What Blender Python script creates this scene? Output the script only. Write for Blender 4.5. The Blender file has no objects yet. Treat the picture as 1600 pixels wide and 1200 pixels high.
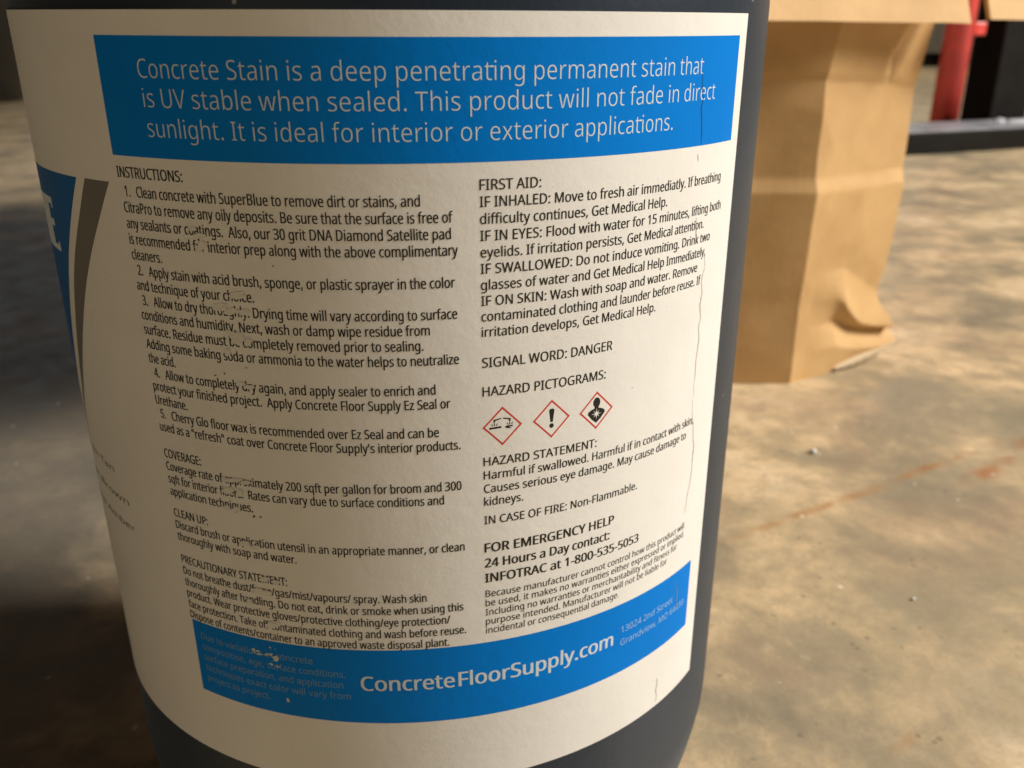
import bpy, bmesh, math, random
from mathutils import Vector, Matrix, noise
random.seed(7)
scene = bpy.context.scene
C = scene.collection
rad = math.radians
R = 0.075                                   # jug radius, metres; floor is z = 0

# ------------------------------------------------------------------ camera, world, lamps, exposure
cam_data = bpy.data.cameras.new('camera')
cam = bpy.data.objects.new('camera', cam_data); C.objects.link(cam); scene.camera = cam
cam.location = (0.0, -2.6955 * R, 2.52 * R)
yaw, pitch, roll = 0.1123, 0.3714, -0.0014
F = Vector((math.sin(yaw) * math.cos(pitch), math.cos(yaw) * math.cos(pitch), -math.sin(pitch)))
Rt = Vector((math.cos(yaw), -math.sin(yaw), 0)); U = Rt.cross(F)
X = math.cos(roll) * Rt + math.sin(roll) * U; Y = -math.sin(roll) * Rt + math.cos(roll) * U
cam.matrix_world = Matrix(((X.x, Y.x, -F.x, cam.location.x), (X.y, Y.y, -F.y, cam.location.y), (X.z, Y.z, -F.z, cam.location.z), (0, 0, 0, 1)))
cam_data.sensor_width = 36; cam_data.lens = 1348.87 / 1600 * 36
cam_data.clip_start = 0.01; cam_data.clip_end = 60
cam_data.dof.use_dof = True
cam_data.dof.aperture_fstop = 27
cam_data.dof.focus_distance = 0.139

w = bpy.data.worlds.new('World'); scene.world = w; w.use_nodes = True
w.node_tree.nodes['Background'].inputs['Color'].default_value = (1.0, 0.80, 0.56, 1)
w.node_tree.nodes['Background'].inputs['Strength'].default_value = 0.011

def area(name, loc, target, size, power, color, size_y=None):
    d = bpy.data.lights.new(name, 'AREA'); d.energy = power; d.color = color
    d.shape = 'RECTANGLE'; d.size = size; d.size_y = size_y or size
    o = bpy.data.objects.new(name, d); C.objects.link(o)
    o.location = loc
    o.rotation_euler = (Vector(target) - Vector(loc)).to_track_quat('-Z', 'Y').to_euler()
    return o
# wide bright opening to the right, then added lamps: warm left front, far rear, cool behind left
area('key_lamp', (3.5, -0.62, 2.75), (0.2, 0.2, 0.10), 1.4, 330, (1.0, 0.94, 0.85))
area('front_fill_lamp', (-1.7, -2.0, 0.62), (0.0, 0.0, 0.10), 1.1, 4.6, (1.0, 0.80, 0.54))  # added warm fill for the left side of the label
area('back_fill_lamp', (3.6, 6.0, 4.0), (3.9, 7.2, 0.0), 1.6, 130, (1.0, 0.90, 0.74))  # added out of view to brighten the wall and far floor
area('cool_sheen_lamp', (-2.6, 5.0, 1.1), (-0.5, 0.6, 0.0), 1.5, 3.5, (0.80, 0.90, 1.0))  # added out of view to lay a cool sheen on the left floor

scene.view_settings.view_transform = 'Standard'
scene.view_settings.look = 'None'
scene.view_settings.exposure = 0.0
scene.view_settings.gamma = 1.0
scene.view_settings.use_curve_mapping = False
scene.cycles.use_denoising = True
scene.cycles.max_bounces = 8

# ------------------------------------------------------------------ materials
def mat(name, color, rough=0.5, spec=0.5, metal=0.0):
    m = bpy.data.materials.new(name); m.use_nodes = True
    b = m.node_tree.nodes['Principled BSDF']
    b.inputs['Base Color'].default_value = (*color, 1); b.inputs['Roughness'].default_value = rough
    b.inputs['Specular IOR Level'].default_value = spec; b.inputs['Metallic'].default_value = metal
    return m
class NT:
    def __init__(s, m):
        s.t = m.node_tree; s.b = s.t.nodes['Principled BSDF']; s.co = s.t.nodes.new('ShaderNodeTexCoord').outputs['Object']
    def n(s, typ, **kw):
        x = s.t.nodes.new(typ)
        for k, v in kw.items(): setattr(x, k, v)
        return x
    def link(s, a, b): s.t.links.new(a, b)
    def noise(s, scale, detail=4, rough=0.55, vec=None, dist=0.0):
        x = s.n('ShaderNodeTexNoise'); x.inputs['Scale'].default_value = scale; x.inputs['Detail'].default_value = detail
        x.inputs['Roughness'].default_value = rough; x.inputs['Distortion'].default_value = dist
        s.link(vec if vec is not None else s.co, x.inputs['Vector']); return x.outputs['Fac']
    def mapping(s, scale=(1, 1, 1), rot=(0, 0, 0), loc=(0, 0, 0)):
        x = s.n('ShaderNodeMapping'); x.inputs['Scale'].default_value = scale; x.inputs['Rotation'].default_value = rot; x.inputs['Location'].default_value = loc
        s.link(s.co, x.inputs['Vector']); return x.outputs['Vector']
    def ramp(s, fac, stops):
        x = s.n('ShaderNodeValToRGB'); e = x.color_ramp.elements
        while len(e) < len(stops): e.new(0.5)
        for i, (p, c) in enumerate(stops):
            e[i].position = p; e[i].color = (*c, 1) if len(c) == 3 else c
        s.link(fac, x.inputs['Fac']); return x.outputs['Color']
    def mix(s, fac, a, b, blend='MIX'):
        x = s.n('ShaderNodeMix', data_type='RGBA', blend_type=blend)
        for sock, v in ((x.inputs[0], fac), (x.inputs[6], a), (x.inputs[7], b)):
            if isinstance(v, (int, float)): sock.default_value = v
            elif isinstance(v, tuple): sock.default_value = (*v, 1)
            else: s.link(v, sock)
        return x.outputs[2]
    def math(s, op, a, b=0.0, c=None, clamp=False):
        x = s.n('ShaderNodeMath', operation=op); x.use_clamp = clamp
        for i, v in enumerate((a, b) if c is None else (a, b, c)):
            if isinstance(v, (int, float)): x.inputs[i].default_value = v
            else: s.link(v, x.inputs[i])
        return x.outputs[0]
    def bump(s, h, strength, dist):
        x = s.n('ShaderNodeBump'); x.inputs['Strength'].default_value = strength; x.inputs['Distance'].default_value = dist
        s.link(h, x.inputs['Height']); s.link(x.outputs['Normal'], s.b.inputs['Normal'])

def g(v): return (v, v, v)
def paper_like(name, color, rough, spec, mott):
    m = mat(name, color, rough, spec); t = NT(m)
    n1 = t.noise(1500, 3, 0.6); n2 = t.noise(300, 4, 0.6); n3 = t.noise(60, 4, 0.6)
    h = t.math('ADD', t.math('MULTIPLY', n1, 0.28), t.math('ADD', n2, t.math('MULTIPLY', n3, 2.0)))
    t.bump(h, 0.32, 0.0002)
    c2 = tuple(x * (1 - mott) for x in color)
    t.link(t.mix(t.ramp(n3, [(0.35, g(0)), (0.7, g(1))]), color, c2), t.b.inputs['Base Color'])
    return m
M_paper = paper_like('label_paper', (0.79, 0.782, 0.755), 0.48, 0.35, 0.05)
M_blue = paper_like('label_blue_ink', (0.0, 0.19, 0.67), 0.5, 0.06, 0.04)
M_front_blue = paper_like('label_deep_blue_ink', (0.002, 0.11, 0.36), 0.5, 0.15, 0.04)
M_grey = paper_like('label_grey_ink', (0.15, 0.145, 0.13), 0.45, 0.35, 0.05)
M_ink = mat('black_ink', (0.013, 0.012, 0.012), 0.5, 0.3)
M_white = mat('white_print', (0.60, 0.69, 0.76), 0.48, 0.3)
M_pale = mat('pale_blue_print', (0.26, 0.46, 0.78), 0.48, 0.3)
M_dim = mat('faded_blue_print', (0.14, 0.29, 0.46), 0.48, 0.3)
M_red = mat('red_print', (0.56, 0.055, 0.04), 0.45, 0.3)
M_scuff = paper_like('scuffed_paper', (0.76, 0.745, 0.70), 0.6, 0.25, 0.12)
M_scuff_blue = mat('scuffed_blue', (0.55, 0.62, 0.60), 0.7, 0.2)
M_dirt = mat('dark_smudge', (0.10, 0.09, 0.075), 0.7, 0.2)
M_crease = mat('crease_line', (0.36, 0.31, 0.25), 0.7, 0.2)
M_crease_blue = mat('crease_line_blue', (0.004, 0.09, 0.27), 0.7, 0.2)

M_jug = mat('dark_jug_plastic', (0.05, 0.054, 0.064), 0.45, 0.35); t = NT(M_jug)
n1 = t.noise(900, 3); n2 = t.noise(45, 5, 0.6)
t.bump(t.math('ADD', n1, t.math('MULTIPLY', n2, 2.0)), 0.25, 0.0002)
spk = t.n('ShaderNodeTexVoronoi'); spk.inputs['Scale'].default_value = 260; t.link(t.co, spk.inputs['Vector'])
spm = t.math('MULTIPLY', t.math('LESS_THAN', spk.outputs['Distance'], 0.10), t.math('GREATER_THAN', t.noise(90, 2), 0.60))
t.link(t.mix(t.math('MULTIPLY', spm, 0.6), t.ramp(n2, [(0.3, (0.010, 0.015, 0.025)), (0.75, (0.016, 0.022, 0.034))]), (0.40, 0.38, 0.33)), t.b.inputs['Base Color'])
t.b.inputs['Sheen Weight'].default_value = 0.30
t.b.inputs['Sheen Tint'].default_value = (0.62, 0.78, 1, 1)
t.b.inputs['Specular Tint'].default_value = (0.66, 0.82, 1, 1)
t.b.inputs['Sheen Roughness'].default_value = 0.35
M_cap = mat('black_cap_plastic', (0.02, 0.02, 0.022), 0.4)

def concrete():
    m = mat('stained_concrete', (0.3, 0.25, 0.18), 0.4, 0.5); t = NT(m)
    flow = t.mapping((1.0, 1.0, 1.0), (0, 0, 0.35), (0.4, 0.1, 0))
    big = t.noise(9.5, 6, 0.60, flow, 0.35)
    mid = t.noise(40.0, 8, 0.66, t.mapping((1, 1, 1), (0, 0, 0.5), (3, 1, 0)), 0.25)
    fine = t.noise(240.0, 6, 0.7)
    col = t.ramp(t.math('ADD', t.math('MULTIPLY', big, 0.70), t.math('MULTIPLY', mid, 0.30)), [
        (0.35, (0.235, 0.205, 0.15)), (0.435, (0.38, 0.31, 0.205)), (0.49, (0.56, 0.435, 0.265)), (0.55, (0.77, 0.58, 0.35)), (0.63, (0.90, 0.71, 0.47))])
    crisp = t.noise(70.0, 10, 0.72, t.mapping((1, 1, 1), (0, 0, 0.9), (1, 8, 0)), 0.25)
    col = t.mix(t.math('MULTIPLY', t.ramp(crisp, [(0.47, g(0)), (0.62, g(1))]), 0.45), col, (0.30, 0.265, 0.19))
    col = t.mix(t.math('MULTIPLY', t.ramp(crisp, [(0.28, g(1)), (0.42, g(0))]), 0.45), col, (0.86, 0.70, 0.46))
    pink = t.noise(14.0, 5, 0.6, t.mapping((1, 1.2, 1), (0, 0, 1.0), (9, 4, 0)), 0.5)
    col = t.mix(t.math('MULTIPLY', t.ramp(pink, [(0.52, g(0)), (0.68, g(1))]), 0.45), col, (0.40, 0.27, 0.19))
    grey = t.noise(7.0, 5, 0.6, t.mapping((1, 1.4, 1), (0, 0, 0.2), (2, 7, 0)), 0.5)
    col = t.mix(t.math('MULTIPLY', t.ramp(grey, [(0.50, g(0)), (0.64, g(1))]), 0.62), col, (0.29, 0.26, 0.185))
    col = t.mix(t.math('MULTIPLY', t.ramp(fine, [(0.35, g(0)), (0.75, g(1))]), 0.25), col, (0.28, 0.23, 0.16))
    sep = t.n('ShaderNodeSeparateXYZ'); t.link(t.co, sep.inputs[0])
    # shade painted dark into the slab behind and left of the jug
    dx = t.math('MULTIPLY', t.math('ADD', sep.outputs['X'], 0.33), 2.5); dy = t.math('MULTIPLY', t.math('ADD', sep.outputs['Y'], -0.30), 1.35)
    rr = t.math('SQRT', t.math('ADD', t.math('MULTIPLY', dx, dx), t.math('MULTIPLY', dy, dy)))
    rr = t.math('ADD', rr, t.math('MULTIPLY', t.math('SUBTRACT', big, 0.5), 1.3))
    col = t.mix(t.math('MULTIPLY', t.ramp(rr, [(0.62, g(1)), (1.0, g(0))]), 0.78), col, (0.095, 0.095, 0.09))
    # rust line along a saw joint and a few rust blots
    def line(p, q, wdt, lo, hi, amt, colr, src):
        dx, dy = q[0] - p[0], q[1] - p[1]; L = math.hypot(dx, dy); nx, ny = -dy / L, dx / L
        d = t.math('ADD', t.math('MULTIPLY_ADD', sep.outputs['X'], nx, -(p[0] * nx + p[1] * ny)), t.math('MULTIPLY', sep.outputs['Y'], ny))
        d = t.math('ABSOLUTE', t.math('ADD', d, t.math('MULTIPLY', t.math('SUBTRACT', mid, 0.5), 0.010)))
        k = t.math('SUBTRACT', 1.0, t.math('DIVIDE', d, wdt), clamp=True)
        a = t.math('MULTIPLY_ADD', sep.outputs['X'], dx / L / L, -(p[0] * dx + p[1] * dy) / L / L)
        a = t.math('ADD', a, t.math('MULTIPLY', sep.outputs['Y'], dy / L / L))
        ends = t.math('MULTIPLY', t.math('MULTIPLY', a, 8.0, clamp=True), t.math('MULTIPLY', t.math('SUBTRACT', 1.0, a), 8.0, clamp=True))
        br = t.ramp(src, [(lo, g(0)), (hi, g(1))])
        f = t.math('MULTIPLY', t.math('MULTIPLY', k, ends), t.math('MULTIPLY', br, amt))
        return t.mix(f, col, colr)
    pat = t.noise(48, 5, 0.65, t.mapping((1, 1, 1), (0, 0, 0), (5, 2, 0)))
    col = line((0.118, 0.0915), (0.300, 0.172), 0.0038, 0.36, 0.58, 0.85, (0.40, 0.19, 0.06), pat)
    col = line((0.245, 0.1255), (0.330, 0.178), 0.0070, 0.42, 0.57, 0.9, (0.40, 0.16, 0.055), pat)
    col = line((0.128, -0.024), (0.142, -0.016), 0.0026, 0.44, 0.60, 0.6, (0.40, 0.20, 0.09), pat)
    pores = t.n('ShaderNodeTexVoronoi'); pores.inputs['Scale'].default_value = 170; t.link(t.co, pores.inputs['Vector'])
    pm = t.math('MULTIPLY', t.math('LESS_THAN', pores.outputs['Distance'], 0.16), t.math('GREATER_THAN', t.noise(60, 3, 0.6), 0.58))
    col = t.mix(t.math('MULTIPLY', pm, 0.55), col, (0.16, 0.125, 0.085))
    flk = t.n('ShaderNodeTexVoronoi'); flk.inputs['Scale'].default_value = 75; t.link(t.mapping((1, 1, 1), (0, 0, 0.4), (0.3, 0.8, 0)), flk.inputs['Vector'])
    col = t.mix(t.math('MULTIPLY', t.math('MULTIPLY', t.math('LESS_THAN', flk.outputs['Distance'], 0.085), t.math('GREATER_THAN', pat, 0.56)), 0.7), col, (0.88, 0.80, 0.66))
    grain = t.noise(700.0, 3, 0.6)
    col = t.mix(t.math('MULTIPLY', t.ramp(grain, [(0.4, g(0)), (0.7, g(1))]), 0.22), col, (0.22, 0.18, 0.12))
    t.link(col, t.b.inputs['Base Color'])
    t.link(t.ramp(mid, [(0.35, g(0.30)), (0.65, g(0.46))]), t.b.inputs['Roughness'])
    t.bump(t.math('ADD', t.math('MULTIPLY', mid, 1.5), t.math('MULTIPLY', fine, 0.35)), 0.35, 0.0012)
    return m
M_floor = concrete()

def cardboard():
    m = mat('kraft_cardboard', (0.5, 0.33, 0.16), 0.65, 0.25); t = NT(m)
    a = t.noise(22, 5, 0.6); b = t.noise(300, 4, 0.6)
    flutes = t.n('ShaderNodeTexWave'); flutes.inputs['Scale'].default_value = 75; flutes.inputs['Distortion'].default_value = 0.6
    t.link(t.mapping((1, 1, 0.02)), flutes.inputs['Vector'])
    col = t.ramp(a, [(0.3, (0.56, 0.345, 0.15)), (0.7, (0.70, 0.455, 0.205))])
    col = t.mix(t.math('MULTIPLY', b, 0.25), col, (0.48, 0.30, 0.14))
    t.link(col, t.b.inputs['Base Color'])
    t.bump(t.math('ADD', t.math('MULTIPLY', flutes.outputs['Fac'], 0.02), t.math('ADD', a, t.math('MULTIPLY', b, 0.2))), 0.25, 0.002)
    return m
M_card = cardboard()
M_cardedge = mat('torn_cardboard_edge', (0.66, 0.52, 0.34), 0.8, 0.2)
M_tape = mat('clear_tape', (0.50, 0.33, 0.17), 0.3, 0.5)

def rough_paint(name, c, r, spec=0.5, bump=0.3):
    m = mat(name, c, r, spec); t = NT(m)
    a = t.noise(18, 5, 0.6); b = t.noise(160, 4, 0.6)
    t.link(t.ramp(a, [(0.3, tuple(x * 0.75 for x in c)), (0.7, tuple(min(1, x * 1.2) for x in c))]), t.b.inputs['Base Color'])
    t.link(t.ramp(a, [(0.3, g(max(0.05, r - 0.1))), (0.7, g(r + 0.12))]), t.b.inputs['Roughness'])
    t.bump(b, bump, 0.0006); return m
M_red_paint = rough_paint('red_steel_paint', (0.84, 0.095, 0.075), 0.4)
M_black_steel = rough_paint('black_steel_paint', (0.008, 0.007, 0.006), 0.5, 0.15)
M_rail_top = rough_paint('worn_steel_top', (0.34, 0.35, 0.39), 0.32, 0.7)
M_wall = rough_paint('grey_wall_paint', (0.26, 0.24, 0.20), 0.8, 0.2)
M_bin = rough_paint('black_bin_plastic', (0.015, 0.014, 0.012), 0.35)
M_pebble = mat('white_grit', (0.72, 0.70, 0.66), 0.35, 0.6)

# ------------------------------------------------------------------ helpers
def finish(name, bm, m, parent=None, smooth=False):
    me = bpy.data.meshes.new(name)
    bm.normal_update(); bm.to_mesh(me); bm.free()
    for mm in (m if isinstance(m, (list, tuple)) else [m]): me.materials.append(mm)
    if smooth:
        for p in me.polygons: p.use_smooth = True
    o = bpy.data.objects.new(name, me); C.objects.link(o)
    if parent: o.parent = parent
    return o
def thing(name, label, cat, loc=(0, 0, 0), rz=0.0, group=None):
    o = bpy.data.objects.new(name, None); C.objects.link(o)
    o.empty_display_size = 0.05
    o.location = loc; o.rotation_euler = (0, 0, rz); o['label'] = label; o['category'] = cat
    if group: o['group'] = group
    return o
def tag(o, label, cat, group=None):
    o['label'] = label; o['category'] = cat
    if group: o['group'] = group
    return o
def box(bm, lo, hi, bev=0.0, seg=2):
    ret = bmesh.ops.create_cube(bm, size=1.0)
    vs = ret['verts']
    for v in vs:
        v.co = Vector(((lo[i] + hi[i]) / 2 + v.co[i] * (hi[i] - lo[i]) for i in range(3)))
    if bev:
        es = list({e for v in vs for e in v.link_edges})
        bmesh.ops.bevel(bm, geom=es, offset=bev, segments=seg, affect='EDGES', profile=0.5)
def lathe(prof, n=128):
    bm = bmesh.new(); rings = []
    for r, z in prof:
        if r < 1e-6: rings.append([bm.verts.new((0, 0, z))])
        else: rings.append([bm.verts.new((r * math.cos(2 * math.pi * i / n), r * math.sin(2 * math.pi * i / n), z)) for i in range(n)])
    for a, b in zip(rings, rings[1:]):
        for i in range(n):
            j = (i + 1) % n
            if len(a) == 1: bm.faces.new((a[0], b[j], b[i]))
            elif len(b) == 1: bm.faces.new((a[i], a[j], b[0]))
            else: bm.faces.new((a[i], a[j], b[j], b[i]))
    return bm

# ------------------------------------------------------------------ the setting
bm = bmesh.new()
bmesh.ops.create_grid(bm, x_segments=2, y_segments=2, size=14)
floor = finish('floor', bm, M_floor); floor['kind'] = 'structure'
bm = bmesh.new(); box(bm, (-13.9, 10.0, 0.0), (13.9, 10.2, 3.2))
wall = finish('wall', bm, M_wall); tag(wall, 'plain grey wall far beyond the black steel rail', 'wall')

# ------------------------------------------------------------------ the jug
jug = thing('plastic_jug', 'dark round plastic jug of concrete stain with a white and blue instruction label', 'jug')
prof = [(0, .035), (.60, .035), (.66, .012), (.70, 0), (.76, .006), (.81, .022), (.85, .048), (.895, .095), (.925, .148), (.945, .195), (.963, .255), (.977, .318), (.99, .392), (.998, .45), (1, .50),
        (1, 1.2), (1, 2.0), (1, 2.62), (.997, 2.66), (.985, 2.71), (.955, 2.79), (.90, 2.88), (.82, 2.98), (.72, 3.09), (.60, 3.20), (.50, 3.28), (.43, 3.33), (.385, 3.37), (.37, 3.41), (.37, 3.62), (0, 3.62)]
body = finish('body', lathe([(r * R, z * R) for r, z in prof], 192), M_jug, jug, True)
cp = [(0.38, 3.48), (.43, 3.48), (.44, 3.50), (.44, 3.76), (.42, 3.79), (0, 3.79)]
finish('screw_cap', lathe([(r * R, z * R) for r, z in cp], 64), M_cap, jug, True)

def bulge(u, v):                            # the printed rings bow very slightly on the moulded wall
    th = u / 75.0; z = v / 75.0 - 2.52
    q = ((th - 0.0698) / 0.7854) ** 2
    q = min(q, 2.6)
    return 0.012 * q * max(-1.0, min(1.0, (z + 0.35) / 0.6)) * 75.0
def surf(u, v, lift):                       # label millimetres -> point on the jug wall
    th = u / 75.0; v = v + bulge(u, v); r = R + lift
    return Vector((r * math.sin(th), -r * math.cos(th), v * 0.001))
def patch(bm, u0, u1, v0, v1, lift, nu, nv, jag=0.0):
    g_ = [[bm.verts.new(surf(u0 + (u1 - u0) * i / nu, v0 + (v1 - v0) * j / nv, lift)) for i in range(nu + 1)] for j in range(nv + 1)]
    for j in range(nv):
        for i in range(nu): bm.faces.new((g_[j][i], g_[j][i + 1], g_[j + 1][i + 1], g_[j + 1][i]))
    return g_
# paper sheet with a visible thickness at its edges
bm = bmesh.new()
UL, UR, VB, VT = -285.0, 66.2, 57.7, 193.75
PAPER = 0.00016
gr = patch(bm, UL, UR, VB, VT, PAPER, 440, 24)
border = [e for e in bm.edges if e.is_boundary]
ex = bmesh.ops.extrude_edge_only(bm, edges=border)
for e in border: e.smooth = False
for v in [x for x in ex['geom'] if isinstance(x, bmesh.types.BMVert)]:
    d = Vector((v.co.x, v.co.y, 0)).normalized(); v.co -= d * (PAPER + 0.0001)
label = finish('label', bm, M_paper, jug, False)
for p in label.data.polygons: p.use_smooth = abs(p.normal.z) < 0.2
INK = PAPER + 0.00002
TXT = INK + 0.000025
TOP = TXT + 0.00003
def panel(name, u0, u1, v0, v1, m):
    bm = bmesh.new(); patch(bm, u0, u1, v0, v1, INK, max(2, int(abs(u1 - u0) / 0.7)), 4)
    return finish(name, bm, m, label, True)
panel('blue_banner', -48.9, 63.1, 173.6, 190.4, M_blue)
panel('blue_footer', -48.0, 61.4, 72.95, 89.3, M_blue)

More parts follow.
